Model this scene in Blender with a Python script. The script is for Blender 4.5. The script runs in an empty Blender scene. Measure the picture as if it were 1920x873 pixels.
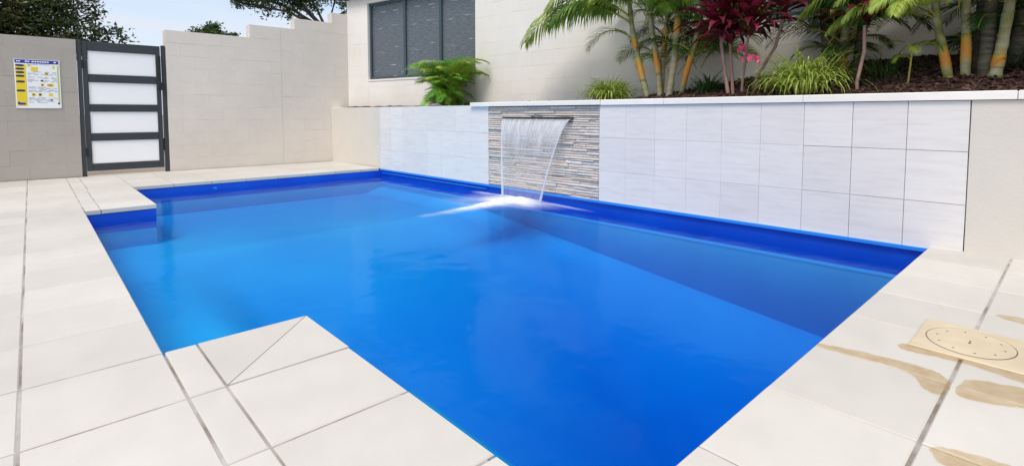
import bpy, bmesh, math, random
from mathutils import Vector, Matrix, noise
R = math.radians
random.seed(7)
scene = bpy.context.scene
C = scene.collection

# ------------------------------------------------------------------ camera
CAM_H = 0.9
YAW = math.atan(902 / 983.0)       # camera axis turned right of +Y
PITCH = math.atan(61 / 983.0)
cd = bpy.data.cameras.new('camera'); cam = bpy.data.objects.new('camera', cd); C.objects.link(cam)
cam.location = (0, 0, CAM_H)
cam.rotation_euler = (math.pi / 2 - PITCH, 0, -YAW)
cd.sensor_width = 36; cd.sensor_fit = 'HORIZONTAL'; cd.lens = 36 * 983 / 1920
cd.shift_y = -162.5 / 1920
cd.clip_start = 0.05; cd.clip_end = 2000
scene.camera = cam
scene.render.resolution_x = 1024; scene.render.resolution_y = 465

# ------------------------------------------------------------------ sky, sun, exposure
SUN_EL, SUN_AZ = 58, 242            # azimuth clockwise from +Y
w = bpy.data.worlds.new('World'); scene.world = w; w.use_nodes = True
nt = w.node_tree; nt.nodes.clear()
def wn(t): return nt.nodes.new(t)
out = wn('ShaderNodeOutputWorld'); bg = wn('ShaderNodeBackground'); sky = wn('ShaderNodeTexSky')
sky.sky_type = 'NISHITA'; sky.sun_disc = False; sky.sun_elevation = R(SUN_EL); sky.sun_rotation = R(SUN_AZ)
sky.air_density = 1.0; sky.dust_density = 0.6
tc = wn('ShaderNodeTexCoord'); mp = wn('ShaderNodeMapping'); mp.inputs['Scale'].default_value = (1.2, 1.2, 4.5); mp.inputs['Rotation'].default_value = (0.12, 0.2, 0.5)
nz = wn('ShaderNodeTexNoise'); nz.inputs['Scale'].default_value = 2.4; nz.inputs['Detail'].default_value = 7; nz.inputs['Roughness'].default_value = 0.58; nz.inputs['Distortion'].default_value = 0.4
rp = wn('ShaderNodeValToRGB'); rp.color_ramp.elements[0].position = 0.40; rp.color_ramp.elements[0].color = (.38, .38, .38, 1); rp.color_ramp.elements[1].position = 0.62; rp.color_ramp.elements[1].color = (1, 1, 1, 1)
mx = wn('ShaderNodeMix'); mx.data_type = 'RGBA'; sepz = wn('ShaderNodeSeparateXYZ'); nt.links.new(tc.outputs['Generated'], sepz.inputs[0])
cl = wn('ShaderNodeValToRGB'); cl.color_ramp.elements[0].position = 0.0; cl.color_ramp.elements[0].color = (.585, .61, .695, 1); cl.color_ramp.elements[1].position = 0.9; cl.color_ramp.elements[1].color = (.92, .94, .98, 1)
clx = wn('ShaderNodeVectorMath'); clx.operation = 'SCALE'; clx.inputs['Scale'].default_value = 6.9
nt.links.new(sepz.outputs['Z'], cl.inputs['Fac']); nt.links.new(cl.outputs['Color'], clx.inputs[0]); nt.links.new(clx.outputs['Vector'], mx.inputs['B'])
nt.links.new(tc.outputs['Generated'], mp.inputs['Vector']); nt.links.new(mp.outputs['Vector'], nz.inputs['Vector'])
nt.links.new(nz.outputs['Fac'], rp.inputs['Fac']); nt.links.new(rp.outputs['Color'], mx.inputs['Factor'])
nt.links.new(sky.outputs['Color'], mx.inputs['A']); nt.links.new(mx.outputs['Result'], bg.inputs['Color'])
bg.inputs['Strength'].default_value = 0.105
nt.links.new(bg.outputs['Background'], out.inputs['Surface'])

sd = bpy.data.lights.new('sun', 'SUN'); sun = bpy.data.objects.new('sun', sd); C.objects.link(sun)
sd.energy = 1.5; sd.angle = R(25); sd.color = (1.0, 0.93, 0.83)
sdir = Vector((math.sin(R(SUN_AZ)) * math.cos(R(SUN_EL)), math.cos(R(SUN_AZ)) * math.cos(R(SUN_EL)), math.sin(R(SUN_EL))))
sun.rotation_euler = sdir.to_track_quat('Z', 'Y').to_euler()
sun.location = (0, 0, 12)
vs = scene.view_settings; vs.view_transform = 'Standard'; vs.look = 'None'; vs.gamma = 1; vs.exposure = 0.81; vs.use_curve_mapping = False

# ------------------------------------------------------------------ materials
def srgb(h):
    f = lambda c: c / 12.92 if c <= .04045 else ((c + .055) / 1.055) ** 2.4
    return tuple(f(int(h[i:i + 2], 16) / 255) for i in (0, 2, 4)) + (1,)
class Mat:
    def __init__(s, name):
        s.m = bpy.data.materials.new(name); s.m.use_nodes = True; s.t = s.m.node_tree
        s.b = s.t.nodes['Principled BSDF']; s.o = s.t.nodes['Material Output']
    def n(s, t, **k):
        x = s.t.nodes.new(t)
        for a, v in k.items():
            if a in x.inputs: x.inputs[a].default_value = v
            else: setattr(x, a, v)
        return x
    def l(s, a, b): s.t.links.new(a, b)
    def coord(s, kind='Object', scale=(1, 1, 1)):
        c = s.n('ShaderNodeTexCoord'); m = s.n('ShaderNodeMapping'); m.inputs['Scale'].default_value = scale
        s.l(c.outputs[kind], m.inputs['Vector']); return m.outputs['Vector']
    def world(s, scale=(1, 1, 1)):
        c = s.n('ShaderNodeNewGeometry'); m = s.n('ShaderNodeMapping'); m.inputs['Scale'].default_value = scale
        s.l(c.outputs['Position'], m.inputs['Vector']); return m.outputs['Vector']
    def noise(s, vec, scale, detail=4, rough=.55):
        x = s.n('ShaderNodeTexNoise'); x.inputs['Scale'].default_value = scale; x.inputs['Detail'].default_value = detail; x.inputs['Roughness'].default_value = rough
        s.l(vec, x.inputs['Vector']); return x.outputs['Fac']
    def ramp(s, fac, stops):
        r = s.n('ShaderNodeValToRGB'); e = r.color_ramp.elements
        while len(e) < len(stops): e.new(.5)
        for i, (p, c) in enumerate(stops): e[i].position = p; e[i].color = c
        s.l(fac, r.inputs['Fac']); return r.outputs['Color']
    def mix(s, fac, a, b, blend='MIX'):
        x = s.n('ShaderNodeMix'); x.data_type = 'RGBA'; x.blend_type = blend
        for k, v in (('Factor', fac), ('A', a), ('B', b)):
            if hasattr(v, 'is_linked') or hasattr(v, 'links'): s.l(v, x.inputs[k])
            else: x.inputs[k].default_value = v
        return x.outputs['Result']
    def bump(s, h, strength=.3, dist=.01):
        x = s.n('ShaderNodeBump'); x.inputs['Strength'].default_value = strength; x.inputs['Distance'].default_value = dist
        s.l(h, x.inputs['Height']); s.l(x.outputs['Normal'], s.b.inputs['Normal'])
    def rnd(s):
        return s.n('ShaderNodeObjectInfo').outputs['Random']
    def base(s, col=None, rough=.6, spec=.5, metal=0):
        if col is not None:
            if isinstance(col, tuple): s.b.inputs['Base Color'].default_value = col if len(col) == 4 else col + (1,)
            else: s.l(col, s.b.inputs['Base Color'])
        s.b.inputs['Roughness'].default_value = rough; s.b.inputs['Specular IOR Level'].default_value = spec; s.b.inputs['Metallic'].default_value = metal
        return s
def g4(v): return (v, v, v, 1)
def scl(c, k): return (c[0] * k, c[1] * k, c[2] * k, 1)

def mottled(name, col, rough=.7, amp=.12, scales=(1.3, 9, 60), rnd=.05, bump=.15, spec=.4, dist=.004):
    M = Mat(name); v = M.world()
    n1 = M.noise(v, scales[0], 5); n2 = M.noise(v, scales[1], 5); n3 = M.noise(v, scales[2], 3)
    c = M.ramp(n1, [(.3, scl(col, 1 - amp)), (.7, scl(col, 1 + amp * .6))])
    c = M.mix(.5, c, M.ramp(n2, [(.3, g4(1 - amp)), (.7, g4(1))]), 'MULTIPLY')
    c = M.mix(1.0, c, M.ramp(M.rnd(), [(0, g4(1 - rnd)), (1, g4(1))]), 'MULTIPLY')
    M.base(c, rough, spec); M.bump(n3, bump, dist)
    return M.m
m = {}
m['tile'] = mottled('deck_tile_stone', (.62, .585, .535), .55, .11, (.9, 7, 90), .085, .25, .35, .002)
M = Mat('deck_grout'); v = M.world(); c = M.ramp(M.noise(v, 2.6, 5, .6), [(.34, (.50, .48, .46, 1)), (.48, (.36, .33, .30, 1)), (.62, (.20, .165, .135, 1))]); M.base(c, .95, .2); M.bump(M.noise(v, 90, 3), .4, .003); m['grout'] = M.m
m['walltile'] = None
M = Mat('wall_tile_porcelain'); v = M.world((1, 1, 9)); v2 = M.world()
c = M.ramp(M.noise(v, 3.2, 6, .65), [(.3, (.70, .665, .645, 1)), (.5, (.77, .735, .71, 1)), (.72, (.80, .765, .74, 1))])
c = M.mix(1.0, c, M.ramp(M.rnd(), [(0, g4(.94)), (1, g4(1))]), 'MULTIPLY')
M.base(c, .42, .4); M.bump(M.noise(v, 30, 4), .12, .003); m['walltile'] = M.m
M = Mat('wall_grout'); v = M.world(); c = M.ramp(M.noise(v, 2.3, 3, .5), [(.45, (.66, .65, .65, 1)), (.56, (.42, .38, .35, 1)), (.68, (.16, .12, .11, 1))]); M.base(c, .9, .2); m['wgrout'] = M.m
m['wgroutpale'] = mottled('pale_wall_grout', (.62, .60, .59), .9, .15, (1.2, 5, 60), 0, .2)
m['cap'] = mottled('cap_stone', (.89, .85, .79), .55, .08, (1.2, 8, 70), .05, .2)
m['block'] = mottled('painted_block', (.70, .64, .57), .75, .07, (.8, 6, 45), .02, .35, .3, .006)
m['shadeblock'] = mottled('shaded_block', (.415, .38, .34), .75, .07, (.8, 6, 45), .04, .35, .3, .006)  # darker copy of the painted block, tree shade and vignetting put into its colour
m['render'] = mottled('cream_render', (.68, .635, .57), .75, .06, (.8, 6, 55), .03, .3, .3, .005)
m['house'] = mottled('house_render', (.81, .77, .71), .75, .06, (.8, 6, 45), .035, .35, .3, .006)
m['charcoal'] = mottled('charcoal_powder_coat', (.038, .045, .052), .42, .1, (2, 9, 200), .05, .08)
m['black'] = mottled('black_plastic', (.012, .012, .013), .4, .1, (2, 9, 100), 0, .05)
m['frame'] = mottled('window_frame_blue_grey', (.055, .085, .10), .4, .1, (2, 9, 150), 0, .05)
m['steel'] = Mat('brushed_steel').base((.55, .56, .57), .3, .5, 1).m
m['plate'] = mottled('beige_plastic', (.62, .51, .36), .42, .12, (5, 16, 60), 0, .05)
m['seam'] = Mat('seam_brown').base((.16, .11, .07), .9).m
m['hole'] = Mat('dark_hole').base((.05, .035, .02), .9).m
m['white'] = mottled('white_board', (.80, .82, .84), .4, .03, (2, 9, 60), 0, .02)
m['signblue'] = Mat('sign_blue').base((.012, .03, .30), .45).m
m['signnavy'] = Mat('sign_navy').base((.012, .016, .09), .45).m
m['signyellow'] = Mat('sign_yellow').base((.75, .58, .02), .45).m
m['signgreen'] = Mat('sign_pale_green').base((.45, .55, .16), .45).m
m['signgrey'] = Mat('sign_grey').base((.30, .36, .45), .45).m
m['ground'] = mottled('outer_ground', (.33, .27, .22), .9, .3, (.4, 5, 40), 0, .4)
m['roof'] = mottled('roof_tile', (.10, .055, .04), .7, .2, (2, 9, 60), 0, .2)

# frosted gate infill
M = Mat('frosted_panel'); M.base((.93, .94, .95), .35, .5); M.b.inputs['Transmission Weight'].default_value = 0
tr = M.n('ShaderNodeBsdfTranslucent', Color=(.93, .95, .97, 1)); mxs = M.n('ShaderNodeMixShader'); mxs.inputs[0].default_value = .1
M.l(M.b.outputs[0], mxs.inputs[1]); M.l(tr.outputs[0], mxs.inputs[2]); M.l(mxs.outputs[0], M.o.inputs['Surface']); m['frost'] = M.m

# woven blind behind glass
M = Mat('woven_blind'); v = M.coord('Object', (1, 1, 1)); v2 = M.coord('Object', (3.0, 26, 1)); v3 = M.coord('Object', (1.4, 20, 1))
c = M.ramp(M.noise(v2, 3.0, 4, .6), [(.3, (.065, .08, .095, 1)), (.7, (.16, .185, .21, 1))])
slit = M.ramp(M.noise(v3, 1.5, 2, .4), [(.685, g4(0)), (.71, g4(1))])
c = M.mix(slit, c, (.46, .52, .57, 1))
M.base(c, .38, .5); M.bump(M.noise(v2, 3.0, 3), .5, .01); m['blind'] = M.m
m['blindslit'] = m['blind']

# slate ledgestone: colour per stone
M = Mat('ledge_stone'); v = M.world((2, 2, 9)); r = M.rnd()
c = M.ramp(r, [(0, (.54, .51, .48, 1)), (.12, (.68, .63, .59, 1)), (.30, (.72, .64, .58, 1)), (.42, (.76, .63, .54, 1)), (.52, (.60, .57, .54, 1)), (.62, (.74, .67, .61, 1)), (.74, (.66, .58, .48, 1)), (.86, (.76, .60, .51, 1)), (1, (.79, .74, .70, 1))])
c = M.mix(.75, c, M.ramp(M.noise(v, 9, 6, .7), [(.28, g4(.68)), (.5, g4(1.05)), (.75, g4(1.2))]), 'MULTIPLY')
M.base(c, .7, .4); M.bump(M.noise(v, 22, 5, .7), .8, .012); m['stone'] = M.m

# pool gelcoat
M = Mat('pool_gelcoat'); v = M.world()
c = M.ramp(M.noise(v, .9, 3), [(.3, (.003, .53, .83, 1)), (.7, (.004, .66, .91, 1))])
M.base(c, .28, .5); m['gel'] = M.m
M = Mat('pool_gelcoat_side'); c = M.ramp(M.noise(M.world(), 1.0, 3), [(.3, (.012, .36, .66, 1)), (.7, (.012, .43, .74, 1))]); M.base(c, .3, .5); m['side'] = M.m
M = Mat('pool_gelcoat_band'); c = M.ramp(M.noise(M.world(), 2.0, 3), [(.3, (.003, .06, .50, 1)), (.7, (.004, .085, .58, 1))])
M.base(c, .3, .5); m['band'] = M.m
m['lip'] = Mat('pool_lip').base((.02, .24, .78), .3).m
m['gelpale'] = Mat('pool_gelcoat_pale').base((.03, .42, .88), .3).m

# water: Fresnel mix of mirror and clear, absorbing body
def fresnel_sym(M, ior=1.33):
    g = M.n('ShaderNodeNewGeometry'); a = M.n('ShaderNodeMix'); a.data_type = 'FLOAT'
    a.inputs['A'].default_value = ior; a.inputs['B'].default_value = 1 / ior
    M.l(g.outputs['Backfacing'], a.inputs['Factor']); f = M.n('ShaderNodeFresnel'); M.l(a.outputs['Result'], f.inputs['IOR']); return f
M = Mat('pool_water'); M.t.nodes.remove(M.b)
fr = fresnel_sym(M); tp = M.n('ShaderNodeBsdfTransparent', Color=(.97, .99, 1, 1)); gl = M.n('ShaderNodeBsdfGlossy', Color=(.62, .90, 1, 1), Roughness=.11)
bp = M.n('ShaderNodeBump'); bp.inputs['Strength'].default_value = .42; bp.inputs['Distance'].default_value = .03
M.l(M.noise(M.world((1, 1.3, 1)), 1.7, 4, .58), bp.inputs['Height']); M.l(bp.outputs['Normal'], gl.inputs['Normal']); 
mxs = M.n('ShaderNodeMixShader'); pol = M.n('ShaderNodeMath', operation='MULTIPLY'); pol.inputs[1].default_value = .40; M.l(fr.outputs[0], pol.inputs[0]); M.l(pol.outputs[0], mxs.inputs[0]); M.l(tp.outputs[0], mxs.inputs[1]); M.l(gl.outputs[0], mxs.inputs[2]); M.l(mxs.outputs[0], M.o.inputs['Surface'])
va = M.n('ShaderNodeVolumeAbsorption', Color=(.0, .60, .87, 1), Density=1.25); M.l(va.outputs[0], M.o.inputs['Volume']); m['water'] = M.m

# falling sheet: aerated film, thicker and whiter near the spout, streaked
M = Mat('falling_water'); M.t.nodes.remove(M.b)
at = M.n('ShaderNodeAttribute', attribute_name='foam'); st = M.noise(M.coord('UV', (14, 1.2, 1)), 3, 4, .6)
al = M.n('ShaderNodeMath', operation='MULTIPLY'); M.l(at.outputs['Fac'], al.inputs[0]); M.l(M.ramp(st, [(.3, g4(.5)), (.65, g4(1.2))]), al.inputs[1])
al2 = M.n('ShaderNodeMath', operation='MINIMUM'); al2.inputs[1].default_value = .95; M.l(al.outputs[0], al2.inputs[0])
tp = M.n('ShaderNodeBsdfTransparent'); df = M.n('ShaderNodeBsdfDiffuse', Color=(.86, .88, .92, 1)); gl = M.n('ShaderNodeBsdfGlossy', Roughness=.12); tl = M.n('ShaderNodeBsdfTranslucent', Color=(.86, .9, .95, 1))
a1 = M.n('ShaderNodeMixShader'); a1.inputs[0].default_value = .4; M.l(df.outputs[0], a1.inputs[1]); M.l(tl.outputs[0], a1.inputs[2])
a2 = M.n('ShaderNodeMixShader'); M.l(al2.outputs[0], a2.inputs[0]); M.l(tp.outputs[0], a2.inputs[1]); M.l(a1.outputs[0], a2.inputs[2])
a3 = M.n('ShaderNodeMixShader'); f = fresnel_sym(M); M.l(f.outputs[0], a3.inputs[0]); M.l(a2.outputs[0], a3.inputs[1]); M.l(gl.outputs[0], a3.inputs[2]); M.l(a3.outputs[0], M.o.inputs['Surface']); m['fall'] = M.m
# wet stain: a thin film that tints the stone under it
M = Mat('wet_stain'); M.t.nodes.remove(M.b)
n1 = M.noise(M.world(), 16, 5, .65); tp = M.n('ShaderNodeBsdfTransparent'); wa_ = M.n('ShaderNodeAttribute', attribute_name='wet'); M.l(M.mix(wa_.outputs['Fac'], (1, 1, 1, 1), M.ramp(n1, [(.3, (.85, .75, .60, 1)), (.7, (.95, .89, .79, 1))])), tp.inputs['Color'])
gl = M.n('ShaderNodeBsdfGlossy', Roughness=.35); f = fresnel_sym(M); sc = M.n('ShaderNodeMath', operation='MULTIPLY'); sc.inputs[1].default_value = .3; M.l(f.outputs[0], sc.inputs[0])
a3 = M.n('ShaderNodeMixShader'); M.l(sc.outputs[0], a3.inputs[0]); M.l(tp.outputs[0], a3.inputs[1]); M.l(gl.outputs[0], a3.inputs[2]); M.l(a3.outputs[0], M.o.inputs['Surface']); m['wet'] = M.m

def leafmat(name, stops, rough=.4, trans=.35, scale=6, spec=.4):
    M = Mat(name); c = M.ramp(M.noise(M.world(), scale, 4, .6), stops); M.base(c, rough, spec)
    tl = M.n('ShaderNodeBsdfTranslucent'); M.l(c, tl.inputs['Color']); x = M.n('ShaderNodeMixShader'); x.inputs[0].default_value = trans
    M.l(M.b.outputs[0], x.inputs[1]); M.l(tl.outputs[0], x.inputs[2]); M.l(x.outputs[0], M.o.inputs['Surface']); return M.m
m['frond'] = leafmat('palm_leaf', [(.3, (.055, .15, .012, 1)), (.5, (.13, .25, .018, 1)), (.7, (.30, .38, .04, 1))])
m['frondlight'] = leafmat('palm_leaf_light', [(.3, (.14, .28, .03, 1)), (.5, (.30, .42, .05, 1)), (.7, (.50, .55, .12, 1))])
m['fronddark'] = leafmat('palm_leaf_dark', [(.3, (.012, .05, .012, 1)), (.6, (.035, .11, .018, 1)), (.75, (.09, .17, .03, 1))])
m['bush'] = leafmat('bush_palm_leaf', [(.3, (.05, .20, .016, 1)), (.5, (.13, .38, .03, 1)), (.72, (.38, .58, .09, 1))], scale=9)
m['rachis'] = leafmat('palm_rachis', [(.3, (.30, .28, .04, 1)), (.7, (.50, .40, .06, 1))], trans=.1)
m['liriope'] = leafmat('variegated_blade', [(.35, (.13, .26, .02, 1)), (.5, (.33, .44, .05, 1)), (.62, (.66, .66, .28, 1))], scale=34)
m['liriopedark'] = leafmat('dark_blade', [(.35, (.015, .05, .012, 1)), (.6, (.06, .13, .03, 1)), (.72, (.20, .27, .09, 1))], scale=30)
m['cordy'] = leafmat('maroon_leaf', [(.3, (.045, .004, .010, 1)), (.52, (.12, .010, .022, 1)), (.72, (.34, .03, .06, 1))], rough=.3, trans=.25, spec=.6)
m['pink'] = leafmat('pink_leaf', [(.3, (.45, .02, .10, 1)), (.6, (.75, .10, .22, 1)), (.75, (.85, .35, .40, 1))], scale=14)
m['cstem'] = mottled('cordyline_stem', (.36, .22, .19), .8, .3, (6, 30, 90), .1, .6)
M = Mat('palm_cane'); v = M.world((1, 1, 1)); v2 = M.world((1.2, 1.2, 14))
c = M.ramp(M.noise(v, 5, 4, .6), [(.28, (.12, .13, .05, 1)), (.42, (.29, .29, .10, 1)), (.54, (.40, .38, .27, 1)), (.64, (.42, .33, .10, 1)), (.75, (.50, .27, .06, 1))])
c = M.mix(.6, c, M.ramp(M.noise(v2, 2.0, 3), [(.35, g4(.55)), (.6, g4(1))]), 'MULTIPLY'); M.base(c, .55, .4); m['cane'] = M.m
M = Mat('orange_sheath'); gc = M.n('ShaderNodeTexCoord'); sx = M.n('ShaderNodeSeparateXYZ'); M.l(gc.outputs['Generated'], sx.inputs[0])
ad = M.n('ShaderNodeMath', operation='ADD'); nn_ = M.n('ShaderNodeMath', operation='MULTIPLY_ADD'); M.l(M.noise(M.world((1, 1, .3)), 25, 4, .6), nn_.inputs[0]); nn_.inputs[1].default_value = 1.3; nn_.inputs[2].default_value = -.65; M.l(sx.outputs['Z'], ad.inputs[0]); M.l(nn_.outputs[0], ad.inputs[1])
c = M.ramp(ad.outputs[0], [(.0, (.33, .31, .18, 1)), (.16, (.46, .30, .09, 1)), (.36, (.60, .24, .035, 1)), (.6, (.62, .26, .03, 1)), (.85, (.42, .34, .05, 1)), (1, (.27, .29, .08, 1))]); M.base(c, .5, .4); m['sheath'] = M.m
M = Mat('dark_trunk'); c = M.ramp(M.noise(M.world((1, 1, 7)), 5, 4, .6), [(.3, (.045, .04, .03, 1)), (.7, (.15, .14, .10, 1))]); M.base(c, .8, .3); m['trunkdark'] = M.m
M = Mat('bark'); c = M.ramp(M.noise(M.world((3, 3, 1)), 4, 5, .6), [(.3, (.05, .04, .032, 1)), (.7, (.15, .12, .10, 1))]); M.base(c, .9, .2); M.bump(M.noise(M.world((6, 6, 1)), 5, 4), .6, .03); m['bark'] = M.m
m['treedark'] = leafmat('dark_red_green_leaf', [(.3, (.016, .028, .008, 1)), (.52, (.045, .075, .016, 1)), (.64, (.10, .08, .03, 1)), (.75, (.14, .035, .022, 1))], scale=2.5, trans=.2)
m['treegreen'] = leafmat('gum_leaf', [(.3, (.016, .04, .010, 1)), (.55, (.04, .09, .018, 1)), (.75, (.10, .15, .03, 1))], scale=1.5, trans=.25)
M = Mat('mulch'); v = M.world(); c = M.ramp(M.noise(v, 28, 6, .7), [(.3, (.022, .012, .010, 1)), (.55, (.06, .032, .026, 1)), (.75, (.12, .07, .055, 1))]); M.base(c, .95, .2); M.bump(M.noise(v, 40, 5, .7), 1, .03); m['mulch'] = M.m
M = Mat('mulch_chip'); c = M.ramp(M.noise(M.world(), 35, 3), [(.3, (.035, .018, .015, 1)), (.55, (.095, .05, .04, 1)), (.74, (.21, .125, .095, 1))]); M.base(c, .9, .2); m['chip'] = M.m

# ------------------------------------------------------------------ helpers
def mk(name, verts, faces, mat, parent=None, smooth=False, matrix=None, mats=None, mi=None):
    me = bpy.data.meshes.new(name); me.from_pydata([tuple(v) for v in verts], [], faces); me.update()
    for q in (mats or [mat]): me.materials.append(m[q])
    if mi: me.polygons.foreach_set('material_index', mi)
    if smooth: me.polygons.foreach_set('use_smooth', [True] * len(me.polygons))
    return link(name, me, parent, matrix)
def link(name, me, parent=None, matrix=None):
    o = bpy.data.objects.new(name, me); C.objects.link(o)
    if parent: o.parent = parent
    if matrix is not None: o.matrix_local = matrix
    return o
def empty(name, loc=(0, 0, 0), label=None, cat=None, group=None, parent=None):
    o = bpy.data.objects.new(name, None); C.objects.link(o); o.location = loc; o.empty_display_size = .1
    if parent: o.parent = parent
    tag(o, label, cat, group); return o
def tag(o, label=None, cat=None, group=None, kind=None):
    if label: o['label'] = label
    if cat: o['category'] = cat
    if group: o['group'] = group
    if kind: o['kind'] = kind
    return o
class MB:
    def __init__(s): s.v = []; s.f = []; s.mi = []
    def add(s, vs, fs, mi=0):
        b = len(s.v); s.v += [Vector(p) for p in vs]; s.f += [tuple(i + b for i in f) for f in fs]; s.mi += [mi] * len(fs)
    def box(s, x0, x1, y0, y1, z0, z1, M=None, mi=0):
        p = [Vector((x, y, z)) for z in (z0, z1) for y in (y0, y1) for x in (x0, x1)]
        if M: p = [M @ q for q in p]
        s.add(p, [(0, 2, 3, 1), (4, 5, 7, 6), (0, 1, 5, 4), (2, 6, 7, 3), (0, 4, 6, 2), (1, 3, 7, 5)], mi)
    def tube(s, pts, rad, n=8, mi=0, cap=True):
        pts = [Vector(p) for p in pts]; k = len(pts); rad = rad if hasattr(rad, '__len__') else [rad] * k
        ring = []; ref = Vector((0.13, .31, 1))
        for i, p in enumerate(pts):
            d = (pts[min(i + 1, k - 1)] - pts[max(i - 1, 0)]).normalized()
            a = d.cross(ref if abs(d.dot(ref.normalized())) < .95 else Vector((1, 0, 0))).normalized(); b = d.cross(a)
            ring.append([p + (a * math.cos(2 * math.pi * j / n) + b * math.sin(2 * math.pi * j / n)) * rad[i] for j in range(n)])
        vs = [q for r_ in ring for q in r_]
        fs = [(i * n + j, i * n + (j + 1) % n, (i + 1) * n + (j + 1) % n, (i + 1) * n + j) for i in range(k - 1) for j in range(n)]
        if cap: fs += [tuple(range(n))[::-1], tuple((k - 1) * n + j for j in range(n))]
        s.add(vs, fs, mi)
    def build(s, name, mat, parent=None, smooth=False, mats=None, matrix=None):
        return mk(name, s.v, s.f, mat, parent, smooth, matrix, mats, s.mi if mats else None)
_cache = {}
def cmesh(w_, h_, t, c, mat):
    """slab w x h, thickness t, front face at z=0 with chamfered rim, origin in its centre"""
    k = (round(w_, 3), round(h_, 3), t, c, mat)
    if k in _cache: return _cache[k]
    a, b = w_ / 2, h_ / 2
    R4 = lambda x, y, z: [(-x, -y, z), (x, -y, z), (x, y, z), (-x, y, z)]
    vs = R4(a, b, -t) + R4(a, b, -c) + R4(a - c, b - c, 0)
    fs = [(3, 2, 1, 0), (8, 9, 10, 11)] + [(i, (i + 1) % 4, 4 + (i + 1) % 4, 4 + i) for i in range(4)] + [(4 + i, 4 + (i + 1) % 4, 8 + (i + 1) % 4, 8 + i) for i in range(4)]
    me = bpy.data.meshes.new('slab'); me.from_pydata(vs, [], fs); me.update(); me.materials.append(m[mat]); _cache[k] = me; return me
def slab(name, F, x0, x1, y0, y1, zf, t, c, mat, parent):
    """slab on the plane of frame F (a Matrix): spans x0..x1,y0..y1, front face at local z=zf"""
    tilt = Matrix.Rotation(random.gauss(0, .0012), 4, 'X') @ Matrix.Rotation(random.gauss(0, .0012), 4, 'Y')
    return link(name, cmesh(x1 - x0, y1 - y0, t, c, mat), parent, F @ Matrix.Translation(((x0 + x1) / 2, (y0 + y1) / 2, zf)) @ tilt)
def frame(o, d):
    """upright frame: x along d (horizontal), y up, z = outward normal"""
    X = Vector((d[0], d[1], 0)).normalized(); Y = Vector((0, 0, 1)); Z = X.cross(Y)
    return Matrix(((X.x, Y.x, Z.x, o[0]), (X.y, Y.y, Z.y, o[1]), (X.z, Y.z, Z.z, o[2] if len(o) > 2 else 0), (0, 0, 0, 1)))
ID = Matrix.Identity(4)

# ------------------------------------------------------------------ fixed lines of the place
WA, WB = Vector((4.266, 7.827)), Vector((4.455, .677))
FW = frame(WA, WB - WA)                      # retaining wall: x = distance from pool's far corner, z = towards the pool
FG = frame((0, 9.65), (1, 0))                # gate wall, facing the pool
HA = Vector((4.56, 9.65)); HD = Vector((math.sin(R(12)), -math.cos(R(12))))
FH = frame(HA, HD)                           # house wall with the window
HB = Vector((5.20, 6.52)); FR = frame(HB, Vector((5.85, -1.0)) - HB)   # house wall behind the garden
WATER_Z = -.11

# ground with the pool pit left open
gv, gf = [], []
def gq(x0, x1, y0, y1):
    b = len(gv); gv.extend([(x0, y0, -.08), (x1, y0, -.08), (x1, y1, -.08), (x0, y1, -.08)]); gf.append((b, b + 1, b + 2, b + 3))
BIG = 400
gq(-BIG, BIG, -BIG, .5); gq(-BIG, BIG, 8.05, BIG); gq(-BIG, .2, .5, 8.05); gq(4.6, BIG, .5, 8.05)
tag(mk('ground', gv, gf, 'ground'), kind='structure')

# ------------------------------------------------------------------ deck: grout bed and tiles
deck_b = MB()
for r_ in [(-2.6, .305, -1.2, 9.64), (.305, .845, -1.2, 2.285), (.845, 4.6, -1.2, .645), (.305, 4.22, 7.93, 9.64), (.305, .87, 6.245, 7.93)]:
    deck_b.add([(r_[0], r_[2], -.0045), (r_[1], r_[2], -.0045), (r_[1], r_[3], -.0045), (r_[0], r_[3], -.0045)], [(0, 1, 2, 3)])
deck = deck_b.build('deck', 'grout'); tag(deck, kind='structure')
GAP = .0034
def tiles(xs, ys):
    for i in range(len(xs) - 1):
        for j in range(len(ys) - 1):
            slab('tile', ID, xs[i] + GAP, xs[i + 1] - GAP, ys[j] + GAP * 1.45, ys[j + 1] - GAP * 1.45, random.gauss(0, .0006), .042, .0045, 'tile', deck)
ya = [.265 + .004, .585, 1.015, 1.45, 1.885, 2.315, 2.742, 3.172, 3.605, 4.03, 4.30, 4.59, 5.02, 5.45, 5.88, 6.22, 6.64, 7.07, 7.5, 7.89, 8.32, 8.75, 9.18, 9.63]
xa = [-1.62, -1.23, -.84, -.45, -.062, .335]
tiles(xa, ya)
tiles([.335, .445], [.585, 1.015, 1.45, 1.885, 2.315]); tiles([.445, .875], [.685, 1.015, 1.45, 1.885])
# corner paver of the nib, mitred along its diagonal
for tri in ([(.445, 1.885), (.875, 1.885), (.875, 2.315)], [(.445, 1.885), (.875, 2.315), (.445, 2.315)]):
    c0 = sum((Vector(p) for p in tri), Vector((0, 0))) / 3
    q = [c0 + (Vector(p) - c0) * .982 for p in tri]
    b = MB(); b.add([(p.x, p.y, -.042) for p in q] + [(p.x, p.y, 0) for p in q], [(2, 1, 0), (3, 4, 5), (0, 1, 4, 3), (1, 2, 5, 4), (2, 0, 3, 5)]); b.build('tile', 'tile', deck)
xr = [.875, 1.305, 1.765, 2.225, 2.685, 3.145, 3.605, 4.065, 4.56]
tiles(xr, [.267, .675]); tiles([-.06, .335, .445] + xr, [-.57, -.152, .267])
tiles([.335, .455, .895], [6.22, 6.64, 7.07, 7.5, 7.885]); xb = [.335, .47, .90, 1.33, 1.76, 2.19, 2.62, 3.05, 3.48, 3.91, 4.235]
tiles(xb, [7.885, 8.32, 8.75, 9.18, 9.63])
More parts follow.
